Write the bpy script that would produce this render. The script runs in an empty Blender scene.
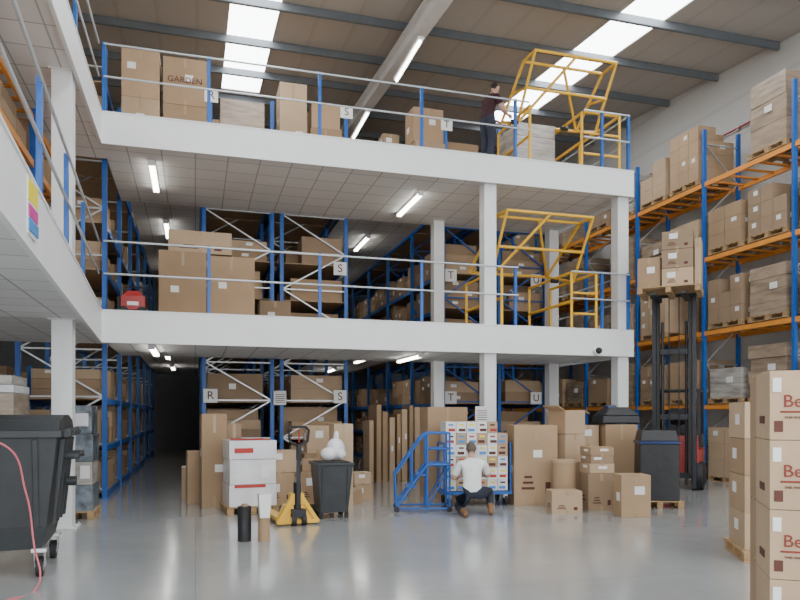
import bpy, math, random
from mathutils import Vector, Matrix
random.seed(7)
D=bpy.data
def link(o): bpy.context.scene.collection.objects.link(o); return o

# ---------------- materials ----------------
def mat(name,col,rough=0.6,metal=0.0,var=0.0,scale=4.0,bump=0.0,emit=0.0,stretch=None,spec=None):
    m=D.materials.new(name); m.use_nodes=True
    nt=m.node_tree; b=nt.nodes['Principled BSDF']
    b.inputs['Roughness'].default_value=rough; b.inputs['Metallic'].default_value=metal
    b.inputs['Base Color'].default_value=(*col,1)
    if spec is not None: b.inputs['Specular IOR Level'].default_value=spec
    if emit: 
        b.inputs['Emission Color'].default_value=(*col,1); b.inputs['Emission Strength'].default_value=emit
    if var or bump:
        tc=nt.nodes.new('ShaderNodeTexCoord'); mp=nt.nodes.new('ShaderNodeMapping')
        if stretch: mp.inputs['Scale'].default_value=stretch
        nz=nt.nodes.new('ShaderNodeTexNoise'); nz.inputs['Scale'].default_value=scale; nz.inputs['Detail'].default_value=5
        nt.links.new(tc.outputs['Object'],mp.inputs[0]); nt.links.new(mp.outputs[0],nz.inputs['Vector'])
        if var:
            r=nt.nodes.new('ShaderNodeValToRGB')
            r.color_ramp.elements[0].position=0.3; r.color_ramp.elements[1].position=0.7
            r.color_ramp.elements[0].color=(*[c*(1-var) for c in col],1)
            r.color_ramp.elements[1].color=(*[min(1,c*(1+var)) for c in col],1)
            nt.links.new(nz.outputs['Fac'],r.inputs[0]); nt.links.new(r.outputs[0],b.inputs['Base Color'])
        if bump:
            bp=nt.nodes.new('ShaderNodeBump'); bp.inputs['Strength'].default_value=bump; bp.inputs['Distance'].default_value=0.02
            nt.links.new(nz.outputs['Fac'],bp.inputs['Height']); nt.links.new(bp.outputs[0],b.inputs['Normal'])
    return m
CARD=[mat('cardboard_a',(.42,.285,.17),.85,var=.10,scale=1.3),mat('cardboard_b',(.36,.24,.14),.85,var=.10,scale=1.3),
      mat('cardboard_c',(.48,.345,.22),.85,var=.09,scale=1.3),mat('cardboard_d',(.31,.215,.135),.85,var=.12,scale=1.3)]
TAPE=mat('packing_tape',(.40,.28,.16),.3); LABEL=mat('paper_label',(.8,.8,.78),.6); INK=mat('print_ink',(.10,.03,.02),.7)
REDINK=mat('red_ink',(.45,.04,.03),.6); MAROON=mat('maroon_ink',(.22,.03,.02),.7)
WHITE=mat('white_paint',(.84,.84,.84),.45,var=.02,scale=2); COLW=mat('column_white',(.78,.79,.79),.4,var=.03,scale=3)
BLUE=mat('blue_rack_paint',(.015,.11,.42),.4,var=.08,scale=6); ORANGE=mat('orange_beam_paint',(.78,.30,.05),.45,var=.08,scale=6)
YEL=mat('yellow_paint',(.86,.50,.04),.4,var=.05,scale=6); GALV=mat('galvanised_steel',(.55,.57,.58),.4,.7,var=.08,scale=9)
RAIL=mat('grey_rail',(.55,.60,.64),.35,.3,var=.04,scale=5)
BIN=mat('bin_plastic',(.028,.032,.035),.5,var=.15,scale=5,bump=.1); BLACK=mat('black_rubber',(.015,.015,.016),.6,var=.2,scale=8)
DARK=mat('dark_steel',(.03,.032,.037),.4,.5,var=.15,scale=8); RED=mat('red_truck_paint',(.38,.02,.02),.35,var=.08,scale=4)
WOOD=mat('pallet_wood',(.40,.26,.13),.85,var=.25,scale=3,stretch=(1,8,8)); CHIP=mat('chipboard',(.42,.30,.18),.8,var=.2,scale=20)
WRAP=mat('stretch_wrap',(.44,.41,.37),.22,var=.32,scale=2.2,bump=.5,stretch=(1,1,5)); WRAPB=mat('wrapped_brown',(.34,.26,.185),.25,var=.28,scale=2.2,bump=.5,stretch=(1,1,5))
WRAPW=mat('white_wrap',(.72,.72,.74),.25,var=.12,scale=3,bump=.5); WRAPK=mat('black_wrap',(.008,.009,.011),.42,var=.2,scale=3,bump=.6)
WRAPC=mat('clear_wrap',(.17,.20,.23),.12,var=.6,scale=6,bump=.8); NAVY=mat('navy_plastic',(.01,.03,.12),.3,var=.1,scale=3)
TUBE=mat('fluorescent_tube',(1,.97,.9),.4,emit=14); SKIN=mat('skin',(.55,.32,.23),.5,var=.05,scale=12)
TEE=mat('white_cotton',(.80,.80,.80),.85,var=.04,scale=12,bump=.2); JEAN=mat('dark_denim',(.025,.03,.05),.85,var=.2,scale=15,bump=.2)
BURG=mat('dark_burgundy_shirt',(.05,.014,.02),.85,var=.2,scale=12,bump=.2); BOOT=mat('tan_boot_leather',(.22,.11,.045),.6,var=.2,scale=12)
HAIRG=mat('grey_brown_hair',(.11,.085,.065),.7,var=.3,scale=40,bump=.4); HAIRD=mat('dark_hair',(.02,.014,.01),.7,var=.3,scale=40,bump=.4)
EYE=mat('eye_dark',(.02,.02,.02),.2); LIP=mat('lips',(.40,.15,.12),.5)
PINK=mat('red_hose',(.60,.14,.17),.45,var=.05,scale=5); STEELB=mat('purlin_steel',(.15,.165,.18),.5,.2,var=.08,scale=3)
YLW=mat('yellow_sign',(.9,.75,.02),.5); PNK=mat('magenta_sign',(.6,.04,.3),.5); CBLU=mat('cyan_print',(.05,.25,.6),.5)

def floor_mat():
    m=mat('polished_concrete',(.43,.44,.435),.3); nt=m.node_tree; b=nt.nodes['Principled BSDF']
    tc=nt.nodes.new('ShaderNodeTexCoord'); n1=nt.nodes.new('ShaderNodeTexNoise'); n1.inputs['Scale'].default_value=.35; n1.inputs['Detail'].default_value=9; n1.inputs['Roughness'].default_value=.65
    nt.links.new(tc.outputs['Object'],n1.inputs['Vector']); r=nt.nodes.new('ShaderNodeValToRGB')
    r.color_ramp.elements[0].position=.3; r.color_ramp.elements[1].position=.72
    r.color_ramp.elements[0].color=(.345,.36,.36,1); r.color_ramp.elements[1].color=(.455,.465,.46,1)
    nt.links.new(n1.outputs['Fac'],r.inputs[0])
    br=nt.nodes.new('ShaderNodeTexBrick'); br.offset=0; br.inputs['Scale'].default_value=1; br.inputs['Brick Width'].default_value=6; br.inputs['Row Height'].default_value=6; br.inputs['Mortar Size'].default_value=.006
    br.inputs['Mortar'].default_value=(.32,.32,.32,1); nt.links.new(tc.outputs['Object'],br.inputs['Vector'])
    nt.links.new(r.outputs[0],br.inputs['Color1']); nt.links.new(r.outputs[0],br.inputs['Color2']); nt.links.new(br.outputs['Color'],b.inputs['Base Color'])
    r2=nt.nodes.new('ShaderNodeMapRange'); r2.inputs['To Min'].default_value=.10; r2.inputs['To Max'].default_value=.26
    b.inputs['Coat Weight'].default_value=.5; b.inputs['Coat Roughness'].default_value=.12
    nt.links.new(n1.outputs['Fac'],r2.inputs['Value']); nt.links.new(r2.outputs[0],b.inputs['Roughness'])
    return m
FLOOR=floor_mat()
def tile_mat():
    m=mat('ceiling_tiles',(.72,.72,.72),.8); nt=m.node_tree; b=nt.nodes['Principled BSDF']
    tc=nt.nodes.new('ShaderNodeTexCoord'); br=nt.nodes.new('ShaderNodeTexBrick'); br.offset=0
    br.inputs['Scale'].default_value=1; br.inputs['Brick Width'].default_value=.6; br.inputs['Row Height'].default_value=.6; br.inputs['Mortar Size'].default_value=.012
    br.inputs['Color1'].default_value=(.82,.82,.81,1); br.inputs['Color2'].default_value=(.77,.77,.76,1); br.inputs['Mortar'].default_value=(.45,.45,.45,1)
    nt.links.new(tc.outputs['Object'],br.inputs['Vector']); nt.links.new(br.outputs['Color'],b.inputs['Base Color']); return m
TILE=tile_mat()
def clad_mat(name,col,axis,scale=1.0,strength=.4):
    m=mat(name,col,.55); nt=m.node_tree; b=nt.nodes['Principled BSDF']
    tc=nt.nodes.new('ShaderNodeTexCoord'); w=nt.nodes.new('ShaderNodeTexWave'); w.wave_type='BANDS'; w.bands_direction=axis; w.inputs['Scale'].default_value=scale; w.wave_profile='SAW'
    nt.links.new(tc.outputs['Object'],w.inputs['Vector']); bp=nt.nodes.new('ShaderNodeBump'); bp.inputs['Strength'].default_value=strength; bp.inputs['Distance'].default_value=.03
    nt.links.new(w.outputs['Fac'],bp.inputs['Height']); nt.links.new(bp.outputs[0],b.inputs['Normal'])
    r=nt.nodes.new('ShaderNodeValToRGB'); r.color_ramp.elements[0].color=(*[c*.85 for c in col],1); r.color_ramp.elements[0].position=0; r.color_ramp.elements[1].position=.15; r.color_ramp.elements[1].color=(*col,1)
    nt.links.new(w.outputs['Fac'],r.inputs[0]); nt.links.new(r.outputs[0],b.inputs['Base Color'])
    return m
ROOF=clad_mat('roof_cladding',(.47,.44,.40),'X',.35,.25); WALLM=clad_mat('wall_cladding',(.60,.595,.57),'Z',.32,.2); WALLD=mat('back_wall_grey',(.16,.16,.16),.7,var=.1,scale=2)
SKY=mat('rooflight_panel',(.93,.97,1),.5,emit=10)

# ---------------- mesh builder ----------------
class MB:
    def __init__(s): s.v=[];s.f=[];s.m=[];s.sm=[];s.mats=[]
    def mi(s,m):
        if m not in s.mats: s.mats.append(m)
        return s.mats.index(m)
    def add(s,vs,fs,m,smooth=False):
        o=len(s.v); s.v+= [tuple(v) for v in vs]; i=s.mi(m)
        for f in fs: s.f.append([o+k for k in f]); s.m.append(i); s.sm.append(smooth)
    def hexa(s,pts,m): s.add(pts,[(0,3,2,1),(4,5,6,7),(0,1,5,4),(1,2,6,5),(2,3,7,6),(3,0,4,7)],m)
    def box(s,x,y,z,sx,sy,sz,m,r=0):   # z = base
        c,sn=math.cos(r),math.sin(r); P=[]
        for zz in (z,z+sz):
            for a,b in ((-1,-1),(1,-1),(1,1),(-1,1)):
                dx,dy=a*sx/2,b*sy/2; P.append((x+dx*c-dy*sn,y+dx*sn+dy*c,zz))
        s.hexa(P,m)
    def frus(s,x,y,z0,z1,b,t,m,r=0,off=(0,0)):
        c,sn=math.cos(r),math.sin(r); P=[]
        for zz,(sx,sy),(ox,oy) in ((z0,b,(0,0)),(z1,t,off)):
            for a,q in ((-1,-1),(1,-1),(1,1),(-1,1)):
                dx,dy=a*sx/2+ox,q*sy/2+oy; P.append((x+dx*c-dy*sn,y+dx*sn+dy*c,zz))
        s.hexa(P,m)
    def beam(s,p0,p1,w,h,m,up=(0,0,1)):
        p0,p1=Vector(p0),Vector(p1); d=(p1-p0).normalized(); u=Vector(up)
        if abs(d.dot(u))>.98: u=Vector((1,0,0))
        a=d.cross(u).normalized()*w/2; b=a.cross(d).normalized()*h/2
        s.hexa([p0-a-b,p0+a-b,p0+a+b,p0-a+b,p1-a-b,p1+a-b,p1+a+b,p1-a+b],m)
    def cyl(s,p0,p1,r,m,n=12,r2=None):
        r2=r if r2 is None else r2
        p0,p1=Vector(p0),Vector(p1); d=(p1-p0).normalized(); u=Vector((0,0,1)) if abs(d.z)<.95 else Vector((1,0,0))
        a=d.cross(u).normalized(); b=d.cross(a); vs=[]
        for k in range(n):
            t=2*math.pi*k/n; e=a*math.cos(t)+b*math.sin(t); vs+= [p0+e*r,p1+e*r2]
        s.add(vs,[(2*k,2*((k+1)%n),2*((k+1)%n)+1,2*k+1) for k in range(n)],m,True)
        s.add([vs[2*k] for k in range(n)],[tuple(range(n))[::-1]],m); s.add([vs[2*k+1] for k in range(n)],[tuple(range(n))],m)
    def tube(s,pts,r,m,n=10):
        for a,b in zip(pts,pts[1:]): s.cyl(a,b,r,m,n)
        for p in pts[1:-1]: s.ball(p,(r,r,r),m,8,6)
    def ball(s,c,rad,m,n=16,k=10):
        vs=[];fs=[]
        for i in range(k+1):
            ph=math.pi*i/k
            for j in range(n):
                th=2*math.pi*j/n; vs.append((c[0]+rad[0]*math.sin(ph)*math.cos(th),c[1]+rad[1]*math.sin(ph)*math.sin(th),c[2]+rad[2]*math.cos(ph)))
        for i in range(k):
            for j in range(n): fs.append((i*n+j,(i+1)*n+j,(i+1)*n+(j+1)%n,i*n+(j+1)%n))
        s.add(vs,fs,m,True)
    def pallet(s,x,y,z,sx=1.2,sy=1.0,r=0,m=None):
        m=m or WOOD; c,sn=math.cos(r),math.sin(r)
        def T(a,b): return x+a*c-b*sn, y+a*sn+b*c
        for a in (-1,0,1):
            px,py=T(a*(sx/2-.06),0); s.box(px,py,z,.10,sy,.02,m,r)
            for b in (-1,0,1):
                px,py=T(a*(sx/2-.06),b*(sy/2-.06)); s.box(px,py,z+.02,.10,.10,.085,m,r)
        for k in range(7):
            px,py=T(0,-sy/2+.05+k*(sy-.1)/6); s.box(px,py,z+.105,sx,.095,.022,m,r)
        return z+.127
    def carton(s,x,y,z,sx,sy,sz,m=None,r=0,tape=True,label=None,ink=False):
        m=m or random.choice(CARD); s.box(x,y,z,sx,sy,sz,m,r); c,sn=math.cos(r),math.sin(r)
        def T(a,b): return x+a*c-b*sn, y+a*sn+b*c
        if tape:
            if sx>=sy: s.box(x,y,z+sz-.001,sx+.008,.05,.004,TAPE,r); 
            else: s.box(x,y,z+sz-.001,.05,sy+.008,.004,TAPE,r)
            for sg in (-1,1):
                px,py=T(0,sg*(sy/2)); s.box(px,py,z+sz*.8,.05,.008,sz*.2,TAPE,r)
                s.box(px,py,z+.001,.05,.008,sz*.12,TAPE,r)
        lab=random.random()<.55 if label is None else label
        if lab:
            a=random.uniform(-.25,.25)*sx; h=min(.13,sz*.3); w=min(.16,sx*.35)
            px,py=T(a,-sy/2); s.box(px,py,z+sz*random.uniform(.35,.6),w,.010,h,LABEL,r)
            px,py=T(-sx/2,random.uniform(-.2,.2)*sy); s.box(px,py,z+sz*random.uniform(.35,.6),.010,min(.16,sy*.35),h,LABEL,r)
        if ink:
            for k in range(3):
                px,py=T(-sx*.18,-sy/2); s.box(px,py,z+sz*(.2+.07*k),sx*(.3-.06*k),.011,sz*.03,INK,r)
            px,py=T(sx*.28,-sy/2); s.box(px,py,z+sz*.15,sx*.12,.011,sz*.14,INK,r)
            px,py=T(-sx/2,0); s.box(px,py,z+sz*.25,.011,sy*.4,sz*.05,INK,r); s.box(px,py,z+sz*.35,.011,sy*.25,sz*.05,INK,r)
    def done(s,name,bevel=0,parent=None,loc=(0,0,0),rz=0):
        me=D.meshes.new(name); me.from_pydata(s.v,[],s.f); 
        for m in s.mats: me.materials.append(m)
        me.polygons.foreach_set('material_index',s.m); me.polygons.foreach_set('use_smooth',s.sm); me.update()
        o=link(D.objects.new(name,me)); o.location=loc; o.rotation_euler[2]=rz
        if parent: o.parent=parent
        if bevel:
            b=o.modifiers.new('bevel','BEVEL'); b.width=bevel; b.segments=2; b.limit_method='ANGLE'
        return o
def text(name,body,size,loc,m,parent=None,rot=(math.pi/2,0,0),ext=.002):
    c=D.curves.new(name,'FONT'); c.body=body; c.size=size; c.align_x='CENTER'; c.align_y='CENTER'; c.extrude=ext
    c.materials.append(m); o=link(D.objects.new(name,c)); o.location=loc; o.rotation_euler=rot
    if parent: o.parent=parent
    return o
def empty(name,loc=(0,0,0),rz=0):
    e=link(D.objects.new(name,None)); e.location=loc; e.rotation_euler[2]=rz; return e

# ---------------- room shell ----------------
XL,XR,YF,YB=-9.0,13.6,-6.0,35.0
def zr(y): return 10.62+.09*(y-13.66)
b=MB(); b.box((XL+XR)/2,(YF+YB)/2,-.2,XR-XL+.4,YB-YF+.4,.2,FLOOR); b.done('floor')
b=MB(); b.box(XR+.1,(YF+YB)/2,0,.2,YB-YF,13,WALLM); b.done('wall_right')
b=MB(); b.box(XL-.1,(YF+YB)/2,0,.2,YB-YF,13,WALLM); b.done('wall_left')
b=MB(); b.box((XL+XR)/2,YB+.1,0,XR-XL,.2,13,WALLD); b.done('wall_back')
strips=[(.75,1.85),(9.15,10.3),(-7.4,-6.3)]
b=MB()
xs=[XL,-7.4,-6.3,.75,1.85,9.15,10.3,XR]
SY1=21.5
for i in range(len(xs)-1):
    x0,x1=xs[i],xs[i+1]
    segs=[(YF,YB)] if i%2==0 else [(SY1,YB)]
    for (ya,yb) in segs:
        b.hexa([(x0,ya,zr(ya)),(x1,ya,zr(ya)),(x1,yb,zr(yb)),(x0,yb,zr(yb)),(x0,ya,zr(ya)+.1),(x1,ya,zr(ya)+.1),(x1,yb,zr(yb)+.1),(x0,yb,zr(yb)+.1)],ROOF)
b.done('ceiling')
for k,(x0,x1) in enumerate(strips):
    b=MB(); b.hexa([(x0,YF,zr(YF)+.03),(x1,YF,zr(YF)+.03),(x1,SY1,zr(SY1)+.03),(x0,SY1,zr(SY1)+.03),(x0,YF,zr(YF)+.08),(x1,YF,zr(YF)+.08),(x1,SY1,zr(SY1)+.08),(x0,SY1,zr(SY1)+.08)],SKY)
    b.done('window_%d'%(k+1))
b=MB(); y=13.66-2.05*8
while y<YB-.5:
    z=zr(y); b.box((XL+XR)/2,y,z-.18,XR-XL-.1,.025,.17,STEELB); b.box((XL+XR)/2,y+.03,z-.19,XR-XL-.1,.06,.015,STEELB); y+=2.05
b.done('roof_purlins')
b=MB()
for x in (-3.2,4.83):
    ya,yb=YF,YB-.2
    b.beam((x,ya,zr(ya)-.23),(x,yb,zr(yb)-.23),.30,.04,COLW); b.beam((x,ya,zr(ya)-.42),(x,yb,zr(yb)-.42),.03,.36,COLW); b.beam((x,ya,zr(ya)-.62),(x,yb,zr(yb)-.62),.30,.04,COLW)
b.done('roof_rafters')
b=MB(); b.tube([(13.52,5,9.05),(13.52,34,9.05)],.022,RED); 
for yy in range(6,34,3): b.box(13.55,yy,9.0,.08,.05,.12,GALV)
b.done('sprinkler_pipe')

# ---------------- mezzanine ----------------
Z1,Z2=3.45,6.95; T1,T2=2.89,6.40; EX=9.24; EY=13.34; RY=17.0
XE1=-1.10
def mezz(name,zt,zb,xe):
    b=MB()
    def slab(P,z0,z1,m): b.hexa([(*p,z0) for p in P]+[(*p,z1) for p in P],m)
    front=[(-1.61,EY+.04),(EX-.04,EY+.04),(EX-.04,RY),(-1.61,RY)]
    left=[(-8.9,3.0),(xe-.04,3.0),(-1.65,EY+.04),(-8.9,EY+.04)]
    left2=[(-8.9,EY+.04),(-1.61,EY+.04),(-1.61,14.3),(-8.9,14.3)]
    for P in (front,left,left2):
        slab(P,zb+.06,zb+.1,TILE); slab(P,zb+.1,zt-.03,DARK); slab(P,zt-.03,zt,CHIP)
    def fas(p0,p1):
        b.beam((p0[0],p0[1],(zt+zb)/2),(p1[0],p1[1],(zt+zb)/2),.05,zt-zb+.02,WHITE)
        b.beam((p0[0],p0[1],zt-.0),(p1[0],p1[1],zt-.0),.07,.03,COLW)
    fas((-1.63,EY),(EX,EY)); fas((EX,EY),(EX,RY)); fas((xe,3.0),(-1.61,EY+.02))
    for x0,x1 in ((-1.55,.12),(3.7,5.95)):
        b.box((x0+x1)/2,(RY+31)/2,zt-.12,x1-x0,31-RY-.02,.12,DARK)
        b.box((x0+x1)/2,(RY+31)/2,zt-.14,x1-x0-.02,31-RY-.04,.018,TILE)
    return b.done(name)
mezz('mezzanine_floor',Z1,T1,XE1); mezz('mezzanine_floor',Z2,T2,-1.63)
def column(x,y,z0,z1,w=.27):
    b=MB(); b.box(x,y,z0,w,w,z1-z0,COLW)
    if z0==0:
        b.box(x,y,0,w+.14,w+.14,.02,COLW)
        for i in (-1,1):
            for j in (-1,1): b.cyl((x+i*(w/2+.04),y+j*(w/2+.04),.02),(x+i*(w/2+.04),y+j*(w/2+.04),.05),.015,GALV,6)
    else: b.box(x,y,z0,w+.1,w+.1,.015,COLW)
    b.box(x,y,z1-.015,w+.08,w+.08,.015,COLW)
    b.done('mezzanine_column',.006)
for x,y in ((-1.8,10.9),(5.9,13.6),(9.08,13.6),(5.85,16.65),(9.05,16.65),(-5.2,14.0),(-5.2,10.9)):
    column(x,y,0,T1+.06); column(x,y,Z1,T2+.06)

def railing(z,xe,gx):
    b=MB(); H=1.28
    xsn=[-1.56]+[.24+2.07*k for k in range(0,4)]+[8.52,9.18]
    for x in xsn:
        if gx[0]+.1<x<gx[1]-.1: continue
        b.beam((x,EY+.09,z),(x,EY+.09,z+H),.06,.05,BLUE,(0,1,0)); b.box(x,EY+.09,z,.12,.1,.012,BLUE)
    for h in (H-.04,.66): b.tube([(-1.56,EY+.05,z+h),(gx[0],EY+.05,z+h)],.018,RAIL)
    for h in (H-.04,.66): b.tube([(gx[1],EY+.05,z+h),(9.18,EY+.05,z+h),(9.18,RY-.2,z+h)],.018,RAIL)
    b.box(9.18,RY-.2,z,.05,.05,H,BLUE)
    n=5
    for k in range(1,n):
        t=k/n; y=EY-.1-(EY-3.2)*t; x=-1.69+(xe+1.61)*t
        b.beam((x,y,z),(x,y,z+H),.05,.06,BLUE,(0,1,0))
    for h in (H-.04,.66): b.tube([(-1.64,EY+.05,z+h),(xe-.08,3.1,z+h)],.018,RAIL)
    b.done('guard_rail')
railing(Z1,XE1,(6.5,7.75)); railing(Z2,-1.63,(6.75,8.05))

def gate(x0,x1,x2,z,top,depth=1.6):
    b=MB(); r=.032; y0=EY+.22
    for x in (x0,x1):
        b.tube([(x,y0,z),(x,y0,z+1.25),(x,y0+depth,z+1.25),(x,y0+depth,z)],r,YEL); b.tube([(x,y0,z+.62),(x,y0+depth,z+.62)],r,YEL)
        b.box(x,y0,z,.12,.12,.012,YEL); b.box(x,y0+depth,z,.12,.12,.012,YEL)
        b.cyl((x-.08,y0+.75,z+1.2),(x+.08,y0+.75,z+1.2),.05,DARK)
    a,c=x0+.08,x2-.1
    for xi in (a,c):
        b.tube([(xi,y0+.75,z+1.2),(xi,y0-.1,z+top),(xi,y0+.45,z+top+.02),(xi,y0+depth,z+1.55),(xi,y0+.75,z+1.2)],r,YEL)
        b.tube([(xi,y0+.30,z+1.78),(xi,y0+1.0,z+1.95)],r*.8,YEL)
    for yy,zz in ((-.1,top),(.45,top+.02),(depth,1.55),(.30,1.78)): b.cyl((a,y0+yy,z+zz),(c,y0+yy,z+zz),r,YEL)
    m=(a+c)/2
    b.cyl((a,y0+.75,z+1.2),(m,y0-.1,z+top),r,YEL); b.cyl((m,y0+.45,z+top),(c,y0+depth,z+1.55),r,YEL)
    b.tube([(x1,y0-.06,z+1.25),(x2,y0-.06,z+1.25),(x2,y0-.06,z)],r,YEL)
    for h in (.35,.8): b.cyl((x1,y0-.06,z+h),(x2,y0-.06,z+h),r*.8,YEL)
    b.tube([(x2,y0-.06,z+1.25),(x2,y0+depth,z+1.25),(x2,y0+depth,z)],r,YEL)
    b.done('pallet_safety_gate')
gate(6.85,8.1,9.0,Z2,2.4); gate(6.2,7.85,8.42,Z1,2.45,2.0)

# ---------------- racks ----------------
def rack(name,x0,x1,ys,z0,z1,levels,beamcol,shelf=True,bars=False,brace=GALV):
    b=MB()
    for y in ys:
        for x in (x0+.045,x1-.045):
            b.box(x,y,z0,.09,.07,z1-z0,BLUE); b.box(x,y,z0,.14,.12,.01,BLUE)
        z=z0+.15; flip=False
        while z+.9<z1:
            xa,xb=(x0+.06,x1-.06) if flip else (x1-.06,x0+.06)
            b.beam((xa,y,z),(xb,y,z+.9),.03,.035,brace,(0,1,0)); flip=not flip; z+=.9
            b.beam((x0+.06,y,z),(x1-.06,y,z),.03,.035,brace,(0,1,0))
    for ya,yb in zip(ys,ys[1:]):
        for z in levels:
            for x in (x0+.045,x1-.045): b.beam((x,ya+.035,z-.055),(x,yb-.035,z-.055),.045,.11,beamcol)
            if shelf: b.box((x0+x1)/2,(ya+yb)/2,z-.02,x1-x0-.15,yb-ya-.08,.018,CHIP)
            if bars:
                for k in range(6):
                    yy=ya+.2+k*(yb-ya-.4)/5; b.box((x0+x1)/2,yy,z-.045,x1-x0-.14,.06,.04,beamcol)
    return b.done(name)
def stock(name,x0,x1,ys,levels,hmax,face,fill=.9):
    b=MB()
    for ya,yb in zip(ys,ys[1:]):
        for z in levels:
            y=ya+.08
            while y<yb-.35:
                w=random.uniform(.35,.8); w=min(w,yb-.06-y)
                if w<.25: break
                if random.random()<fill:
                    dep=(x1-x0)*random.uniform(.6,.88); h=random.uniform(.5,1)*hmax
                    xc=(x1-.12-dep/2) if face>0 else (x0+.12+dep/2)
                    nn=1 if h<.45 else random.choice((1,2,2,3))
                    for k in range(nn): b.carton(xc,y+w/2,z+k*h/nn,dep,w-.03,h/nn-.005,tape=False,label=random.random()<.5)
                y+=w
    return b.done(name)
ysA=[17.05+2.7*k for k in range(6)]; ysQ=[14.45+2.7*k for k in range(7)]
LV=[.12,1.02,1.92,3.5,4.4,5.3,7.0,8.0]
def dbl(x0,x1,ys,brace=GALV):
    xm=(x0+x1)/2
    rack('shelving_rack',x0,xm-.07,ys,0,9.15,LV,BLUE,brace=brace); rack('shelving_rack',xm+.07,x1,ys,0,9.15,LV,BLUE,brace=brace)
    stock('shelved_cartons',x0,xm-.07,ys,LV,.80,-1); stock('shelved_cartons',xm+.07,x1,ys,LV,.80,1)
dbl(.15,3.63,ysA); dbl(6.1,9.1,ysA,BLUE)
rack('shelving_rack',-3.2,-1.62,ysQ,0,8.6,LV,BLUE); stock('shelved_cartons',-3.2,-1.62,ysQ,LV[:-1],.80,1)
rack('shelving_rack',-4.6,-3.5,[14.6+2.7*k for k in range(4)],0,2.7,[.12,1.0,1.9],BLUE); stock('shelved_cartons',-4.6,-3.5,[14.6+2.7*k for k in range(4)],[.12,1.0,1.9],.7,1)
rack('pallet_rack',-3.4,-2.35,[6.9,9.4,11.9,14.1],Z1,6.3,[4.5,5.5,6.2],ORANGE,bars=True,shelf=False)
stock('shelved_cartons',-3.4,-2.35,[6.9,9.4,11.9,14.1],[Z1,4.5,5.5],.75,1,.75)
b=MB(); x=4.05
while x<5.50:
    w=random.uniform(.08,.15); h=random.uniform(1.45,1.9); b.carton(x,16.6,0,w,random.uniform(.6,.9),h,tape=False,label=random.random()<.3); x+=w+.05
b.done('flat_packed_cartons')

RX0,RX1=11.95,13.05; ysR=[9.0+2.7*k for k in range(9)]
rack('pallet_rack',RX0,RX1,ysR,0,8.6,[1.85,3.65,5.45,7.3],ORANGE,shelf=False,bars=True)
def load(b,x,y,z,kind,h,sx=1.1,sy=1.1):
    z=b.pallet(x,y,z,sx,sy)
    if kind=='wrap':
        m=random.choice((WRAP,WRAPB,WRAPB)); n=random.choice((2,3,4))
        for k in range(n):
            q=random.uniform(.93,1.0); b.box(x+random.uniform(-.02,.02),y,z+k*h/n,sx*.97*q,sy*.95*q,h/n-.006,m)
        b.box(x-sx*.488,y+random.uniform(-.2,.2),z+h*.5,.012,.2,.14,LABEL)
    else:
        n=max(2,int(h/.3)); hh=h/n; cm=random.choice(CARD); ni=random.choice((2,3))
        for k in range(n):
            top=(k==n-1)
            for j in range(ni):
                for i in (0,1):
                    if top and random.random()<.25: continue
                    b.carton(x+(i-.5)*sx*.49,y+(j-(ni-1)/2)*sy/ni*.98,z+k*hh,sx*.48,sy/ni*.95,hh-.006,cm,tape=False,label=random.random()<.4)
random.seed(33)
for lv,z in enumerate([0,1.87,3.67,5.47,7.32]):
    b=MB()
    for i in range(8):
        for j in (0,1):
            y=ysR[i]+.72+j*1.27; h=random.uniform(.65,1.2) if lv<4 else random.uniform(.7,1.35)
            if lv==4 and i in (1,2):
                if (i,j)==(1,0): load(b,12.5,y,z+.002,'wrap',1.5)
                elif (i,j)==(1,1): continue
                elif (i,j)==(2,0): load(b,12.5,y,z+.002,'carton',1.35)
                else: load(b,12.5,y,z+.002,'carton',1.0)
                continue
            if random.random()<(.2,.12,.12,.12,.3)[lv]: continue
            load(b,12.5,y,z+.002,random.choice(('wrap','carton')),h)
    b.done('pallet_loads')

for L,x,y in (('R',.34,16.95),('S',3.42,16.95),('T',6.32,16.95),('U',8.75,16.95)):
    for z in (2.05,5.2):
        b=MB(); b.box(0,.0,-.16,.32,.012,.32,LABEL); o=b.done('aisle_sign',loc=(x,y,z)); text('letter',L,.27,(0,-.008,0),INK,o)
for L,x in (('R',.3),('S',3.0),('T',5.2)):
    b=MB(); b.box(0,0,-.13,.26,.012,.26,LABEL); b.box(0,.03,-.9,.04,.03,.95,BLUE); o=b.done('aisle_sign',loc=(x,14.2,7.86)); text('letter',L,.22,(0,-.008,0),INK,o)
for x,z in ((1.95,2.0),(7.3,2.1),(5.7,1.6)):
    yy=16.94 if x!=5.7 else 13.44
    b=MB(); b.box(x,yy,z-.16,.3,.012,.34,LABEL)
    for k in range(5): b.box(x,yy-.007,z-.1+k*.045,.22,.004,.014,INK)
    b.done('notice_sheet')
b=MB()
def fx(y): return XE1+(y-3.0)/(EY-3.0)*(-1.61-XE1)+.035
for k,(m,dy,dz,w,h) in enumerate(((LABEL,0,-.2,.34,.44),(YLW,0,.06,.32,.16),(PNK,0,-.06,.3,.09),(CBLU,0,-.17,.3,.09))):
    y=6.0; b.box(fx(y)+.004*k,y+dy,3.17+dz,.012,w,h,m)
b.done('load_capacity_sign')
b=MB(); b.cyl((8.3,13.3,2.98),(8.3,13.22,2.98),.09,WHITE); b.ball((8.3,13.2,2.98),(.07,.07,.07),BLACK); b.done('cctv_camera')

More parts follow.
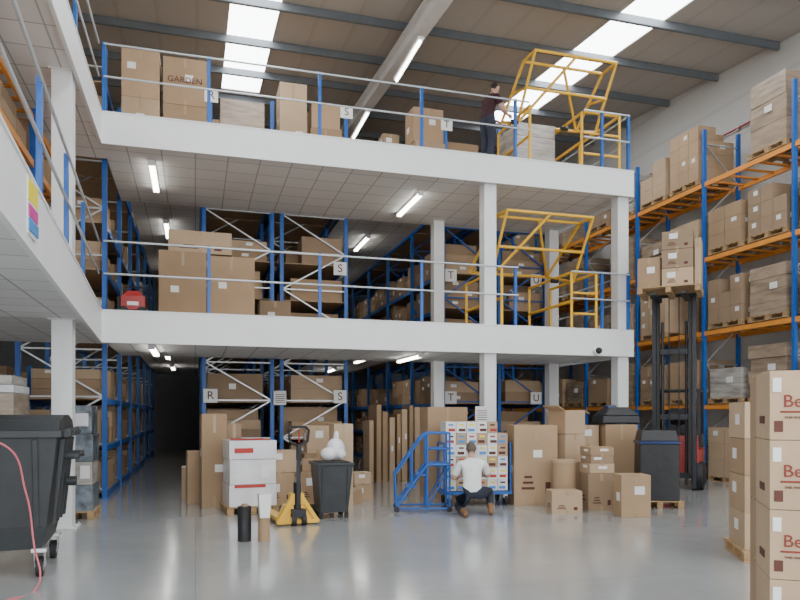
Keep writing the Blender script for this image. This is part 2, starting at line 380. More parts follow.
# ---------------- fluorescent fittings ----------------
def fitting(x,y,z,L=1.75):
    b=MB(); b.box(x,y,z-.05,.12,L,.05,WHITE); b.cyl((x-.035,y-L/2+.04,z-.075),(x-.035,y+L/2-.04,z-.075),.022,TUBE); b.cyl((x+.035,y-L/2+.04,z-.075),(x+.035,y+L/2-.04,z-.075),.022,TUBE)
    for s in (-1,1): b.box(x,y+s*(L/2-.02),z-.1,.12,.04,.05,WHITE)
    b.done('fluorescent_light')
for z in (T1+.06,T2+.06):
    fitting(-.8,15.0,z); fitting(4.7,15.3,z)
for yy in (20.5,25.5): fitting(-.75,yy,Z1-.15); fitting(4.8,yy,Z1-.15); fitting(-.75,yy,Z2-.15); fitting(4.8,yy,Z2-.15)
def hung(x,y):
    z=zr(y)-.95; b=MB(); b.box(x,y,z,.14,2.0,.06,WHITE); b.cyl((x,y-.95,z-.025),(x,y+.95,z-.025),.03,TUBE)
    for s in (-.8,.8): b.cyl((x,y+s,z+.06),(x,y+s,zr(y+s)-.62),.006,GALV,6)
    b.done('fluorescent_light')
hung(4.75,15.6); hung(4.75,20.5)
# ---------------- cartons on level 1 ----------------
def cart(x,y,z,sx,sy,sz,m=None,r=0,**k):
    b=MB(); b.carton(0,0,0,sx,sy,sz,m,0,**k); return b.done('cardboard_carton',.006,loc=(x,y,z),rz=r)
cart(-.25,15.2,Z1,.92,.9,1.45,CARD[1],.02,label=True); cart(.72,15.25,Z1,.95,.95,1.40,CARD[0],-.03,label=True)
cart(.1,15.25,Z1+1.46,1.25,.7,.45,CARD[2],.0,ink=True)
cart(1.75,16.4,Z1,.7,.6,.75,CARD[3]); 
# level 2 stacks
cart(-1.05,15.3,Z2,.72,.8,1.0,CARD[2],0,label=True); cart(-1.05,15.3,Z2+1.005,.72,.8,.95,CARD[0],0)
cart(-.2,15.3,Z2,.85,.8,.95,CARD[1],0); o=cart(-.2,15.3,Z2+.955,.85,.8,.95,CARD[1],0); text('printed_text','GARDEN',.17,(0,-.408,.5),INK,o)
cart(2.1,16.0,Z2,.6,.7,2.05,CARD[2],0); cart(2.85,16.1,Z2,.7,.7,1.15,CARD[1]); cart(2.85,16.1,Z2+1.155,.65,.7,.55,CARD[0])
cart(4.45,16.2,Z2,.4,.5,.95,CARD[1]); cart(4.45,16.2,Z2+.955,.4,.45,.35,CARD[3]); cart(5.3,15.9,Z2,.8,.7,1.05,CARD[2],.05); cart(5.25,15.9,Z2+1.055,.75,.6,.8,CARD[0],.02)
b=MB(); z=b.pallet(1.0,16.2,Z2,1.1,.9); b.box(1.0,16.2,z,1.0,.85,.8,WRAPB); b.box(1.0,16.2,z+.805,.95,.8,.65,WRAPB); b.done('wrapped_pallet')
b=MB(); z=b.pallet(7.5,15.0,Z2,1.0,1.0)
for k in range(4): b.box(7.5,15.0,z+k*.3,.95,.95,.29,WRAP)
b.done('wrapped_pallet')

# ---------------- ground floor items ----------------
def on_pallet(name,x,y,r,items,sx=1.2,sy=1.0):
    b=MB(); z=b.pallet(0,0,0,sx,sy)
    for it in items:
        kind,dx,dy,dz,w,d,h=it[:7]
        if kind=='c': b.carton(dx,dy,z+dz,w,d,h,it[7] if len(it)>7 else None,label=True,ink=len(it)>8)
        else: b.box(dx,dy,z+dz,w,d,h,kind)
    return b.done(name,.008,loc=(x,y,0),rz=r)
cart(.3,12.75,0,.42,.6,1.62,CARD[1],.05,label=True); cart(.66,12.85,0,.24,.7,1.45,CARD[3],-.03,label=False); cart(.0,13.3,.0,.3,.3,.95,CARD[0],.1,label=False)
cart(-.05,14.2,0,.4,.5,.6,CARD[2])
on_pallet('wrapped_pallet',.86,11.9,.1,[(WRAPW,0,0,0,.76,.78,.35),(WRAPW,0,0,.355,.74,.76,.4),(WRAPW,.0,0,.76,.76,.78,.30),(REDINK,-.05,-.393,.3,.5,.01,.05),(REDINK,-.15,-.393,.86,.3,.01,.08),(LABEL,.2,-.385,.45,.16,.01,.2),(REDINK,0,0,1.065,.6,.6,.01)],.85,.85)
on_pallet('carton_pallet',1.60,12.05,.0,[('c',-.25,0,0,.48,.7,.50,CARD[0],1),('c',.25,0,0,.48,.7,.50,CARD[1],1),('c',-.15,.1,.505,.5,.5,.36,CARD[2]),('c',.32,.1,.505,.34,.5,.2,CARD[1])],1.1,.85)
cart(2.15,12.9,0,.5,.5,.9,CARD[1]); cart(2.15,12.9,.905,.4,.4,.5,CARD[2]); cart(2.40,11.8,0,.34,.28,1.45,CARD[2],.1,label=False)
cart(2.98,12.9,0,.36,.36,.3,CARD[0],.2); cart(2.98,12.9,.305,.34,.34,.22,CARD[2],.1); cart(2.75,12.4,0,.3,.3,.28,CARD[1],-.2)

def jack(loc,rz,C):
    b=MB()
    for x in (-.2,.2): b.box(x,.75,.06,.16,1.15,.05,C); b.frus(x,1.28,.05,.11,(.16,.1),(.1,.1),C); b.cyl((x-.05,1.15,.045),(x+.05,1.15,.045),.04,GALV)
    b.frus(0,.12,.06,.3,(.56,.2),(.36,.14),C); b.box(0,.1,.3,.2,.16,.16,C)
    b.beam((-.30,.0,.04),(-.06,.05,.42),.05,.06,C); b.beam((.30,.0,.04),(.06,.05,.42),.05,.06,C); b.box(0,0,.03,.62,.05,.06,C)
    b.cyl((0,.05,.2),(0,.05,.62),.055,DARK,16); b.cyl((0,.05,.62),(0,.05,.7),.03,GALV)
    for x in (-.075,.075): b.cyl((x-.03,-.02,.09),(x+.03,-.02,.09),.09,BLACK,20); b.cyl((x-.034,-.02,.09),(x+.034,-.02,.09),.04,GALV,12)
    b.box(0,-.02,.12,.2,.12,.12,DARK)
    b.beam((0,0,.3),(0,-.03,1.02),.06,.05,DARK); b.beam((0,-.03,.95),(0,-.04,1.18),.09,.06,BLACK)
    b.tube([(0,-.04,1.15),(-.13,-.04,1.22),(-.15,-.04,1.38),(-.1,-.04,1.43),(.1,-.04,1.43),(.15,-.04,1.38),(.13,-.04,1.22),(0,-.04,1.15)],.018,BLACK)
    b.cyl((0,-.05,1.2),(0,-.05,1.38),.01,RED)
    return b.done('pallet_truck',.004,loc=loc,rz=rz)
jack((1.43,10.15,0),.12,YEL)
b=MB(); b.box(0,0,.12,.42,.30,.26,RED); b.frus(0,0,.38,.48,(.38,.26),(.2,.16),RED); b.tube([(-.16,0,.46),(-.16,0,.56),(.16,0,.56),(.16,0,.46)],.014,DARK)
for x in (-.16,.16): b.cyl((x,-.19,.09),(x,-.15,.09),.09,BLACK,18); b.cyl((x,.15,.09),(x,.19,.09),.09,BLACK,18)
b.box(-.25,0,.16,.06,.2,.2,BLACK); b.box(.0,-.155,.2,.2,.01,.07,LABEL); b.done('red_compressor',.01,loc=(-1.12,14.1,Z1))
b=MB(); b.cyl((.6,9.1,0),(.6,9.1,.44),.085,BLACK,20); b.cyl((.6,9.1,.44),(.6,9.1,.47),.04,CARD[0]); b.cyl((.6,9.1,.14),(.6,9.1,.26),.087,DARK,20); b.done('stretch_film_roll')
b=MB(); b.cyl((.84,9.05,0),(.84,9.05,.5),.075,CARD[1],20); b.cyl((.84,9.05,.5),(.84,9.05,.56),.035,CARD[3]); b.frus(.84,8.99,.3,.60,(.12,.08),(.16,.12),LABEL,.1); b.done('cardboard_tube')
b=MB(); b.frus(0,0,.09,.82,(.44,.42),(.56,.54),BIN); b.box(0,0,.82,.61,.59,.04,BIN); b.box(0,0,.86,.5,.48,.015,BLACK)
for x in (-.2,.2):
    b.cyl((x-.03,.2,.08),(x+.03,.2,.08),.08,BLACK,16); b.box(x,-.17,0,.06,.06,.1,BLACK); b.frus(x,0,.2,.78,(.03,.46),(.03,.57),BIN)
b.beam((-.2,.2,.08),(.2,.2,.08),.02,.02,DARK)
b.done('waste_bin',.01,loc=(2.06,10.9,0),rz=.05)
b=MB(); b.ball((2.15,11.02,1.06),(.15,.14,.18),WRAPW); b.ball((2.02,10.93,.985),(.13,.13,.105),LABEL); b.ball((2.22,10.95,.98),(.08,.1,.09),WRAPW); b.ball((2.16,11.02,1.26),(.045,.045,.09),WRAPW); b.done('plastic_waste_bag')

def bigbin():
    b=MB(); W,L=1.22,1.3
    b.frus(0,0,.28,.5,(W*.72,L*.78),(W*.80,L*.84),BIN); b.frus(0,0,.5,1.38,(W*.80,L*.84),(W*.97,L*.97),BIN)
    b.box(0,0,1.38,W*1.04,L*1.04,.07,BIN)
    for k in range(5):
        a0=math.pi*k/5; a1=math.pi*(k+1)/5
        y0,y1=-L*.5*math.cos(a0),-L*.5*math.cos(a1); z0,z1=1.45+.15*math.sin(a0),1.45+.15*math.sin(a1)
        b.hexa([(-W*.5,y0,1.45),(W*.5,y0,1.45),(W*.5,y1,1.45),(-W*.5,y1,1.45),(-W*.5,y0,z0+.01),(W*.5,y0,z0+.01),(W*.5,y1,z1+.01),(-W*.5,y1,z1+.01)],BIN)
    for y in (-.4,-.13,.13,.4):
        b.frus(W*.44,y,.5,1.36,(.03,.05),(.05,.05),BIN,off=(W*.065,0)); b.cyl((W*.54,y-.06,1.42),(W*.54,y+.06,1.42),.045,BIN)
    for x in (-.4,0,.4): b.frus(x,-L*.42,.5,1.36,(.05,.03),(.05,.05),BIN,off=(0,-L*.063))
    b.cyl((W*.5,-.25,1.18),(W*.62,-.25,1.18),.035,BIN); b.cyl((W*.5,.25,1.18),(W*.62,.25,1.18),.035,BIN); b.cyl((W*.6,-.3,1.18),(W*.6,.3,1.18),.02,DARK)
    b.cyl((W*.50,0,.9),(W*.58,0,.9),.05,BIN)
    for sx in (-1,1):
        for sy in (-1,1):
            x,y=sx*.42,sy*.48
            b.box(x,y,.25,.14,.14,.04,GALV); b.beam((x-.045,y,.26),(x-.045,y+.03,.1),.012,.07,GALV,(0,1,0)); b.beam((x+.045,y,.26),(x+.045,y+.03,.1),.012,.07,GALV,(0,1,0))
            b.cyl((x-.03,y+.03,.1),(x+.03,y+.03,.1),.10,BLACK,24); b.cyl((x-.033,y+.03,.1),(x+.033,y+.03,.1),.05,GALV,16)
    b.done('wheeled_waste_container',.012,loc=(-1.92,8.1,0),rz=.05)
bigbin()
c=D.curves.new('air_hose','CURVE'); c.dimensions='3D'; c.bevel_depth=.009; c.materials.append(PINK)
sp=c.splines.new('BEZIER'); pts=[(-2.0,6.9,1.35),(-1.64,7.0,1.33),(-1.50,7.15,.9),(-1.44,7.2,.4),(-1.38,7.1,.05),(-1.55,6.7,.010),(-1.8,6.4,.010),(-2.3,6.3,.010)]
sp.bezier_points.add(len(pts)-1)
for p,q in zip(sp.bezier_points,pts): p.co=q; p.handle_left_type=p.handle_right_type='AUTO'
link(D.objects.new('air_hose',c))

on_pallet('wrapped_pallet',-1.82,12.0,0,[(WRAPC,0,0,0,.62,.75,.4),(WRAP,0,0,.405,.6,.72,.35),(WRAPC,0,0,.76,.62,.75,.42),(WRAPC,0,0,1.185,.58,.7,.43),(LABEL,.2,-.38,.5,.14,.01,.2),(WRAPW,.1,-.38,1.3,.3,.01,.2)],.68,.8)
on_pallet('carton_pallet',-3.1,12.3,0,[('c',-.3,0,0,.58,.9,.55),('c',.3,0,0,.58,.9,.55),('c',-.3,0,.555,.58,.9,.55),('c',.3,0,.555,.58,.9,.55),('c',0,0,1.11,1.0,.8,.5,CARD[2])])
on_pallet('wrapped_pallet',-2.75,10.4,0,[(WRAPB,0,0,0,1.1,.95,.9),(WRAPB,0,0,.905,1.05,.9,.85),(WRAPW,0,0,1.76,1.05,.9,.1),(WRAP,0,0,1.865,1.0,.85,.12)])

def steps():
    b=MB(); r=.018
    for y in (-.26,.26):
        b.tube([(-.5,y,.06),(.45,y,.06)],r,BLUE); b.tube([(-.45,y,.1),(.05,y,.78),(.42,y,.78)],r*1.3,BLUE)
        b.tube([(.42,y,.06),(.42,y,1.30),(.05,y,1.30),(-.05,y,1.22),(-.48,y,.62),(-.46,y,.1)],r,BLUE)
        b.tube([(.05,y,.78),(.05,y,1.3)],r,BLUE); b.tube([(.05,y,.06),(.42,y,.75)],r*.8,BLUE); b.tube([(-.2,y,.44),(-.2,y,1.0)],r*.8,BLUE)
        b.tube([(.05,y,1.04),(.42,y,1.04)],r*.8,BLUE); b.tube([(.05,y,.78),(.05,y,.06)],r,BLUE)
        for x in (-.45,.42): b.cyl((x,y-.02,.045),(x,y+.02,.045),.045,BLACK,14)
    b.tube([(.42,-.26,1.3),(.42,.26,1.3)],r,BLUE); b.tube([(.42,-.26,.06),(.42,.26,.06)],r,BLUE); b.tube([(.42,-.26,1.04),(.42,.26,1.04)],r,BLUE)
    for k in range(3): b.box(-.37+k*.16,0,.2+k*.2,.17,.5,.025,BLUE)
    b.box(.23,0,.78,.4,.52,.025,BLUE)
    b.done('mobile_warehouse_steps',loc=(3.68,11.2,0),rz=-.25)
steps()
# low wheeled blue trolley loaded with product boxes
b=MB(); z0=.26
b.box(0,0,.20,1.24,.66,.05,BLUE)
for x in (-.6,.6):
    b.tube([(x,-.3,.22),(x,-.3,1.1),(x,.3,1.1),(x,.3,.22)],.017,BLUE); b.cyl((x,-.3,.65),(x,.3,.65),.014,BLUE)
    for y in (-.27,.27): b.cyl((x*.85-.02,y,.085),(x*.85+.02,y,.085),.085,BLACK,18); b.box(x*.85,y,.13,.07,.05,.08,GALV)
for i in range(6):
    for k in range(6 if i<5 else 5):
        h=.20; x=-.47+i*.188; b.box(x,0,z0+k*(h+.004),.18,.5,h,random.choice((LABEL,WRAPW,WRAPW,CARD[2])))
        b.box(x+random.uniform(-.02,.02),-.251,z0+k*(h+.004)+.03,.12,.008,.05,random.choice((CBLU,REDINK,CBLU,INK,INK))); b.box(x,-.252,z0+k*(h+.004)+.13,.09,.008,.03,random.choice((REDINK,YLW,CBLU,INK)))
b.done('product_box_trolley',.003,loc=(4.82,11.75,0),rz=-.15)
cart(4.6,12.75,0,.8,.5,1.75,CARD[1],0,label=False)
cart(5.84,11.5,0,.78,.6,1.42,CARD[0],-.2,ink=True)
cart(5.85,10.35,0,.5,.4,.36,CARD[2],-.25,ink=True)
cart(6.5,11.4,0,.5,.5,.75,CARD[1],-.1); cart(6.5,11.4,.755,.45,.45,.5,CARD[2],.2)
b=MB(); b.cyl((0,0,.0),(0,0,.78),.20,CARD[0],28); b.cyl((0,0,.78),(0,0,.83),.215,CARD[2],28); b.done('fibre_drum',loc=(6.12,10.82,0))
cart(6.56,10.5,0,.46,.46,.62,CARD[3],-.2,ink=True)
b=MB(); zz=0
for (w,h) in ((.44,.16),(.4,.14),(.42,.13)): b.carton(0,0,zz,w,.4,h,label=True); zz+=h+.003
b.done('cardboard_carton',.005,loc=(6.56,10.5,.625),rz=-.1)
b=MB(); b.box(0,0,0,.5,.4,.03,CARD[1]); b.box(0,.2,0,.5,.02,.42,CARD[0]); b.box(-.25,0,0,.02,.4,.42,CARD[0]); b.box(.25,0,0,.02,.4,.42,CARD[0]); b.box(0,-.2,0,.5,.02,.42,CARD[2]); b.beam((-.25,0,.42),(-.42,0,.5),.38,.012,CARD[2]); b.beam((.25,0,.42),(.4,0,.36),.38,.012,CARD[2])
b.done('open_cardboard_box',loc=(6.5,11.4,1.265),rz=.3)
cart(6.66,9.65,0,.46,.42,.66,CARD[0],-.28,label=True)
cart(7.75,11.75,0,.62,.6,1.42,CARD[1],-.2,label=False)
b=MB(); b.frus(0,0,0,.16,(.74,.62),(.72,.60),WRAPK); b.frus(.02,0,.16,.32,(.72,.60),(.4,.36),WRAPK); b.frus(-.1,0,.16,.36,(.3,.3),(.16,.2),NAVY); b.done('black_plastic_sheeting',.03,loc=(7.75,11.75,1.43),rz=-.2)
cart(7.1,11.95,0,.6,.55,1.0,CARD[0],.1); cart(7.1,11.95,1.005,.5,.5,.4,CARD[2],.1); cart(5.5,13.1,0,.4,.4,1.0,CARD[3])
b=MB(); z=b.pallet(0,0,0,.8,.7)
b.frus(0,0,z,1.10,(.66,.62),(.64,.60),WRAPK); b.box(0,0,1.10,.68,.64,.05,NAVY); b.frus(0,0,1.15,1.34,(.64,.60),(.56,.54),WRAPK)
b.done('black_wrapped_pallet',.03,loc=(7.78,10.55,0),rz=-.45)

PR=empty('carton_stack',(3.88,3.62,0),-.60)
b=MB(); z=b.pallet(.0,.1,0,.75,.75)
hh=.435
for k in range(4): b.carton(.0,0,z+k*(hh+.004),.62,.5,hh,CARD[k%2 and 0 or 2],0,label=False,ink=False); b.carton(0,.42,z+k*(hh+.004),.6,.3,hh,CARD[1],0,label=False)
for k in range(4):
    b.box(-.06,-.253,z+k*(hh+.004)+.05,.07,.006,.09,INK); b.box(-.27,-.253,z+k*(hh+.004)+.30,.05,.006,.09,LABEL); b.box(-.26,-.253,z+k*(hh+.004)+.05,.05,.006,.07,INK)
    b.box(-.17,-.253,z+k*(hh+.004)+.17,.16,.006,.012,MAROON); b.box(-.313,0,z+k*(hh+.004)+.1,.006,.16,.05,INK)
o=b.done('cartons',.006,parent=PR)
for k in range(4): text('print_%d'%k,'Best',.11,(-.14,-.255,z+k*(hh+.004)+.24),MAROON,PR); text('small_print_%d'%k,'THIS WAY UP',.022,(-.16,-.255,z+k*(hh+.004)+.14),INK,PR)
b=MB(); z=b.pallet(0,0,0,1.1,.9)
for k in range(4):
    for i in (-1,1): b.carton(i*.26,0,z+k*.405,.5,.7,.4,CARD[(k+i)%3],label=True)
b.done('carton_pallet',.006,loc=(6.38,6.35,0),rz=-.5)

# ---------------- forklift ----------------
def forklift():
    b=MB()
    for x in (-.40,.40):
        b.box(x,0,.05,.08,.18,4.25,DARK); b.box(x*.80,-.02,.35,.065,.13,4.1,BLACK); b.cyl((x*.60,.05,.1),(x*.60,.05,3.6),.03,DARK,10)
    for z in (.25,1.5,2.9,4.2): b.box(0,.04,z,.84,.05,.12,DARK)
    b.box(0,-.04,4.40,.62,.06,.05,DARK)
    for x in (-.1,.1): b.box(x,-.02,.6,.02,.03,3.75,BLACK)
    for z in (4.1,4.35): b.box(0,-.12,z,.95,.05,.1,DARK)
    for x in (-.45,-.2,.2,.45): b.box(x,-.14,4.1,.03,.03,.9 if abs(x)>.3 else .5,DARK)
    for x in (-.28,.28): b.box(x,-.17,4.0,.11,.045,.5,DARK); b.frus(x,-.72,3.99,4.04,(.11,1.1),(.11,1.1),DARK)
    b.box(0,1.15,.25,1.0,1.6,.6,RED); b.frus(0,1.75,.2,1.15,(1.05,.5),(.95,.4),DARK); b.box(0,1.45,.85,.8,.7,.25,DARK); b.frus(0,.35,.25,1.15,(1.0,.3),(.9,.12),RED)
    b.box(0,1.25,1.1,.5,.5,.12,BLACK); b.beam((0,1.5,1.2),(0,1.6,1.75),.46,.1,BLACK,(0,1,0))
    for x in (-.45,.45):
        b.beam((x,.35,1.1),(x,.6,2.15),.05,.06,DARK,(1,0,0)); b.beam((x,1.85,1.1),(x,1.65,2.15),.05,.06,DARK,(1,0,0)); b.beam((x,.6,2.15),(x,1.65,2.15),.05,.06,DARK)
        b.cyl((x-.11,.35,.3),(x+.11,.35,.3),.3,BLACK,24); b.cyl((x-.115,.35,.3),(x+.115,.35,.3),.14,DARK,16)
        b.cyl((x-.09,1.7,.24),(x+.09,1.7,.24),.24,BLACK,24); b.cyl((x-.095,1.7,.24),(x+.095,1.7,.24),.11,DARK,16)
    for k in range(7): b.box(0,.6+k*.175,2.13,.9,.03,.04,DARK)
    b.cyl((0,.65,1.15),(0,.85,1.45),.02,DARK); b.cyl((0,.84,1.43),(0,.86,1.47),.16,BLACK,20)
    return b.done('forklift_truck',.006,loc=(9.85,12.75,0),rz=-.75)
forklift()
b=MB(); z=b.pallet(0,0,0,1.2,1.0)
for k in range(3):
    b.carton(.16,-.1,z+k*.37,.58,.6,.36,label=True,ink=True); b.carton(.16,.33,z+k*.37,.58,.24,.36,label=False)
b.carton(-.38,-.05,z,.44,.6,.62,CARD[1],label=True); b.carton(.53,.0,z,.12,.5,.95,CARD[2],label=False)
# centre sits 0.72 m ahead of the mast along the forks
b.done('lifted_carton_pallet',.006,loc=(9.85-.72*math.sin(.75),12.75-.72*math.cos(.75),4.045),rz=-.75)

# ---------------- people ----------------
def skin_obj(chains,name,lv=2):
    vs=[];es=[];rs=[];roots=[]
    for J,E,root in chains:
        idx={}
        for n,(p,r) in J.items(): idx[n]=len(vs); vs.append(p); rs.append(r if isinstance(r,tuple) else (r,r))
        es+=[(idx[a],idx[c]) for a,c in E]; roots.append(idx[root])
    me=D.meshes.new(name+'_sk'); me.from_pydata(vs,es,[]); o=link(D.objects.new(name+'_sk',me))
    sk=o.modifiers.new('skin','SKIN'); sk.branch_smoothing=.6
    for i,r in enumerate(rs): d=me.skin_vertices[0].data[i]; d.radius=r; d.use_root=(i in roots)
    s=o.modifiers.new('sub','SUBSURF'); s.levels=lv; s.render_levels=lv
    dg=bpy.context.evaluated_depsgraph_get(); dg.update(); nm=D.meshes.new_from_object(o.evaluated_get(dg)); nm.name=name
    D.objects.remove(o); return nm
def seg_near(p,a,c):
    d=c-a; t=max(0,min(1,(p-a).dot(d)/max(1e-9,d.length_squared))); return (p-(a+d*t)).length,t
def body(name,J,E,root,tags,parent):
    nm=skin_obj([(J,E,root)],name,4); ms=[]
    segs=[(Vector(J[a][0]),Vector(J[c][0]),tags[(a,c)],(J[a][1] if not isinstance(J[a][1],tuple) else J[a][1][0])) for a,c in E]
    nm.materials.clear(); 
    for p in nm.polygons:
        best=None
        for a,c,tg,r in segs:
            d,t=seg_near(p.center,a,c); d-=r*.6
            if best is None or d<best[0]: best=(d,t,tg)
        m=best[2](best[1]) if callable(best[2]) else best[2]
        if m not in ms: ms.append(m); nm.materials.append(m)
        p.material_index=ms.index(m); p.use_smooth=True
    o=link(D.objects.new(name,nm)); o.parent=parent; return o
def hand(wrist,direc,normal,parent,name,side,curl=.5):
    w=Vector(wrist); d=Vector(direc).normalized(); n=Vector(normal); n=(n-d*n.dot(d)).normalized(); s=d.cross(n)*side
    ch=[({'w':(tuple(w-d*.02),(.028,.022)),'p1':(tuple(w+d*.035),(.036,.018)),'p2':(tuple(w+d*.085),(.040,.016))},[('w','p1'),('p1','p2')],'w')]
    for k,(off,L) in enumerate(((.030,.072),(.010,.082),(-.010,.076),(-.029,.06))):
        p=w+d*.075+s*off; a=0; J={'a':(tuple(p),.0095)}; E=[]; prev='a'
        for q,f in enumerate((.45,.32,.25)):
            a+=curl*(.5+.2*q); p=p+(d*math.cos(a)+n*math.sin(a))*L*f*1.1; nm='f%d'%q; J[nm]=(tuple(p),.009-.0008*q); E.append((prev,nm)); prev=nm
        ch.append((J,E,'a'))
    p=w+d*.03+s*.03; t1=p+(d*.6+s*.7+n*.2).normalized()*.035; t2=t1+(d*.9+s*.25+n*.5*curl).normalized()*.035
    ch.append(({'a':(tuple(p),.012),'b':(tuple(t1),.0105),'c':(tuple(t2),.009)},[('a','b'),('b','c')],'a'))
    nm=skin_obj(ch,name); nm.materials.clear(); nm.materials.append(SKIN)
    for q in nm.polygons: q.use_smooth=True
    o=link(D.objects.new(name,nm)); o.parent=parent
def head(center,yaw,pitch,hair,parent):
    b=MB(); n,k=48,40; vs=[];reg=[]
    for i in range(k+1):
        ph=math.pi*i/k
        for j in range(n):
            th=2*math.pi*j/n; x,y,z=math.sin(ph)*math.cos(th),math.sin(ph)*math.sin(th),math.cos(ph)
            X,Y,Z=x*.077,y*.096,z*.118
            if z<0: X*=1+.28*z; Y*=1+.12*z
            if z<-.3 and y>0: Y+=.014*(-z-.3)
            if y>.3:
                Y+= .024*math.exp(-((x/.16)**2+((z+.12)/.20)**2)); Y-= .008*(math.exp(-(((abs(x)-.36)/.16)**2+((z-.06)/.12)**2)))
                Y+= .005*math.exp(-((x/.5)**2+((z-.24)/.1)**2)); Y+= .006*math.exp(-((x/.25)**2+((z+.46)/.09)**2))
            h=(z>.45+.25*max(0,y-.3)) or (y<.12 and z>-.1) or (y<-.15 and z>-.62)
            if h: X*=1.07; Y*=1.06; Z*=1.03
            vs.append((X,Y,Z)); reg.append(h)
    hf=[];sf=[]
    for i in range(k):
        for j in range(n):
            f=(i*n+j,(i+1)*n+j,(i+1)*n+(j+1)%n,i*n+(j+1)%n); (hf if sum(reg[q] for q in f)>=3 else sf).append(f)
    b.add(vs,sf+hf,SKIN,True); hi=b.mi(hair)
    for q in range(len(sf),len(sf)+len(hf)): b.m[q]=hi
    for s in (-1,1):
        b.ball((s*.079,-.002,-.004),(.010,.018,.030),SKIN,12,8); b.ball((s*.084,.002,.0),(.006,.010,.018),SKIN,10,6)
        b.ball((s*.030,.083,.006),(.011,.008,.007),LABEL,10,6); b.ball((s*.030,.090,.006),(.005,.003,.005),EYE,8,6); b.beam((s*.018,.092,.024),(s*.044,.084,.024),.006,.005,hair)
    b.ball((0,.096,-.054),(.022,.006,.006),LIP,12,6)
    o=b.done('head',parent=parent,loc=center); o.rotation_euler=(pitch,0,yaw); return o
def tagset(E,top,leg,boot,sleeve=.55):
    T={}
    for a,c in E:
        if c in('lel','rel'): T[(a,c)]=(lambda t:top if (t<sleeve) else SKIN)
        elif c in('lwr','rwr'): T[(a,c)]=SKIN
        elif c=='neck': T[(a,c)]=(lambda t:top if t<.75 else SKIN)
        elif c=='hd': T[(a,c)]=SKIN
        elif c in('sp1',): T[(a,c)]=(lambda t:leg if t<.1 else top)
        elif c in('sp2','chest','lsh','rsh'): T[(a,c)]=top
        elif c in('lhp','rhp','lkn','rkn'): T[(a,c)]=leg
        elif c in('lan','ran'): T[(a,c)]=(lambda t:leg if t<.8 else boot)
        else: T[(a,c)]=boot
    return T
K=empty('kneeling_man',(4.22,10.3,0),-.25)
J={'pel':((0,.0,.36),(.185,.15)),'sp1':((.0,.045,.52),(.18,.14)),'sp2':((0,.10,.68),(.20,.145)),'chest':((0,.15,.82),(.195,.125)),'neck':((0,.19,.92),(.064,.060)),'hd':((0,.235,.99),(.052,.052)),
 'lsh':((-.185,.16,.83),.082),'lel':((-.29,.25,.58),.056),'lwr':((-.17,.46,.58),.032),
 'rsh':((.185,.16,.83),.082),'rel':((.29,.30,.61),.056),'rwr':((.13,.50,.66),.032),
 'lhp':((-.10,.06,.33),.125),'lkn':((-.19,.40,.082),.078),'lan':((-.15,-.06,.075),.052),'lba':((-.15,-.22,.055),(.05,.045)),'lto':((-.15,-.25,.04),(.045,.035)),
 'rhp':((.11,.06,.34),.125),'rkn':((.32,.40,.36),.084),'ran':((.29,.10,.10),.052),'rhe':((.29,.06,.045),(.048,.042)),'rba':((.305,.22,.04),(.050,.036)),'rto':((.31,.28,.035),(.042,.03))}
E=[('pel','sp1'),('sp1','sp2'),('sp2','chest'),('chest','neck'),('neck','hd'),('chest','lsh'),('lsh','lel'),('lel','lwr'),('chest','rsh'),('rsh','rel'),('rel','rwr'),
 ('pel','lhp'),('lhp','lkn'),('lkn','lan'),('lan','lba'),('lba','lto'),('pel','rhp'),('rhp','rkn'),('rkn','ran'),('ran','rhe'),('rhe','rba'),('rba','rto')]
body('body',J,E,'pel',tagset(E,TEE,JEAN,BOOT,.75),K); head((0,.26,1.055),0,-.35,HAIRG,K)
hand(J['lwr'][0],(.3,.8,.1),(0,0,-1),K,'left_hand',1,.5); hand(J['rwr'][0],(-.3,.8,.1),(0,0,-1),K,'right_hand',-1,.5)
b=MB(); b.carton(0,0,0,.2,.16,.14,CARD[2],label=False); b.done('held_box',parent=K,loc=(-.02,.63,.56))
M=empty('standing_man',(6.02,13.9,Z2),-math.pi/2+.35); M.scale=(1.04,1.04,1.03)
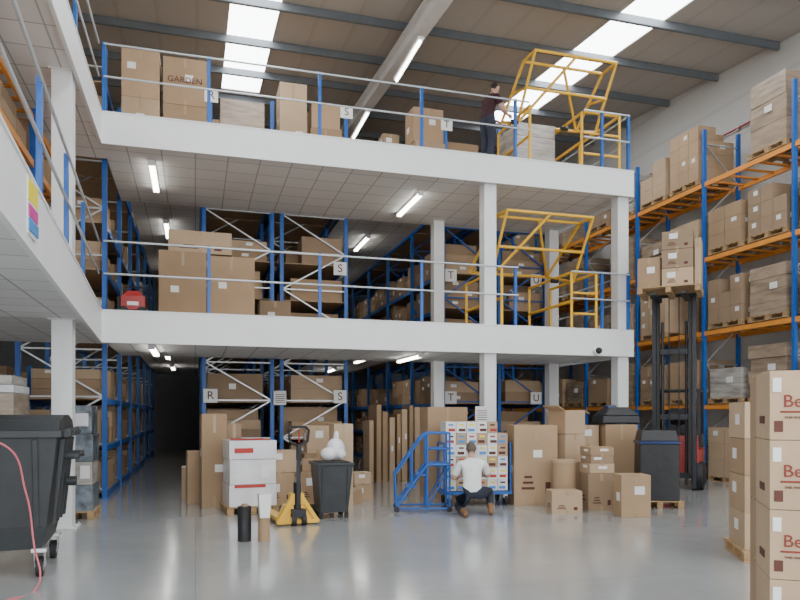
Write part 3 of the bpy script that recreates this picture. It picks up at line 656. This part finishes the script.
J={'pel':((0,0,.96),(.175,.135)),'sp1':((0,.0,1.10),(.18,.14)),'sp2':((0,.04,1.27),(.20,.15)),'chest':((0,.09,1.41),(.19,.13)),'neck':((0,.14,1.53),(.062,.060)),'hd':((0,.18,1.61),(.05,.05)),
 'lsh':((-.195,.10,1.41),.080),'lel':((-.27,.18,1.13),.058),'lwr':((-.17,.40,1.10),.032),
 'rsh':((.195,.10,1.41),.080),'rel':((.27,.18,1.13),.058),'rwr':((.17,.40,1.12),.032),
 'lhp':((-.09,0,.88),.125),'lkn':((-.11,.06,.50),.085),'lan':((-.12,-.02,.10),.06),'lba':((-.12,.08,.045),(.045,.036)),'lto':((-.125,.17,.04),(.04,.03)),'lhe':((-.12,-.05,.045),.04),
 'rhp':((.09,0,.88),.125),'rkn':((.11,.03,.50),.085),'ran':((.12,-.10,.10),.06),'rhe':((.12,-.13,.045),.04),'rba':((.12,0,.045),(.045,.036)),'rto':((.125,.09,.04),(.04,.03))}
E=[('pel','sp1'),('sp1','sp2'),('sp2','chest'),('chest','neck'),('neck','hd'),('chest','lsh'),('lsh','lel'),('lel','lwr'),('chest','rsh'),('rsh','rel'),('rel','rwr'),
 ('pel','lhp'),('lhp','lkn'),('lkn','lan'),('lan','lba'),('lba','lto'),('lan','lhe'),('pel','rhp'),('rhp','rkn'),('rkn','ran'),('ran','rhe'),('ran','rba'),('rba','rto')]
body('body',J,E,'pel',tagset(E,BURG,JEAN,BLACK,.6),M); head((0,.215,1.675),0,-.5,HAIRD,M)
hand(J['lwr'][0],(.1,.9,-.1),(0,0,-1),M,'left_hand',1,.6); hand(J['rwr'][0],(-.1,.9,-.1),(0,0,-1),M,'right_hand',-1,.6)

# ---------------- light / camera ----------------
w=D.worlds.new('world'); bpy.context.scene.world=w; w.use_nodes=True
w.node_tree.nodes['Background'].inputs[0].default_value=(.94,.965,1,1); w.node_tree.nodes['Background'].inputs[1].default_value=4.1
cam=D.cameras.new('camera'); co=link(D.objects.new('camera',cam)); cam.sensor_width=36; cam.lens=31.5; cam.shift_y=115/800; cam.clip_end=200
co.location=(0,0,1.6); co.rotation_euler=(math.pi/2,0,-math.radians(16.3)); bpy.context.scene.camera=co
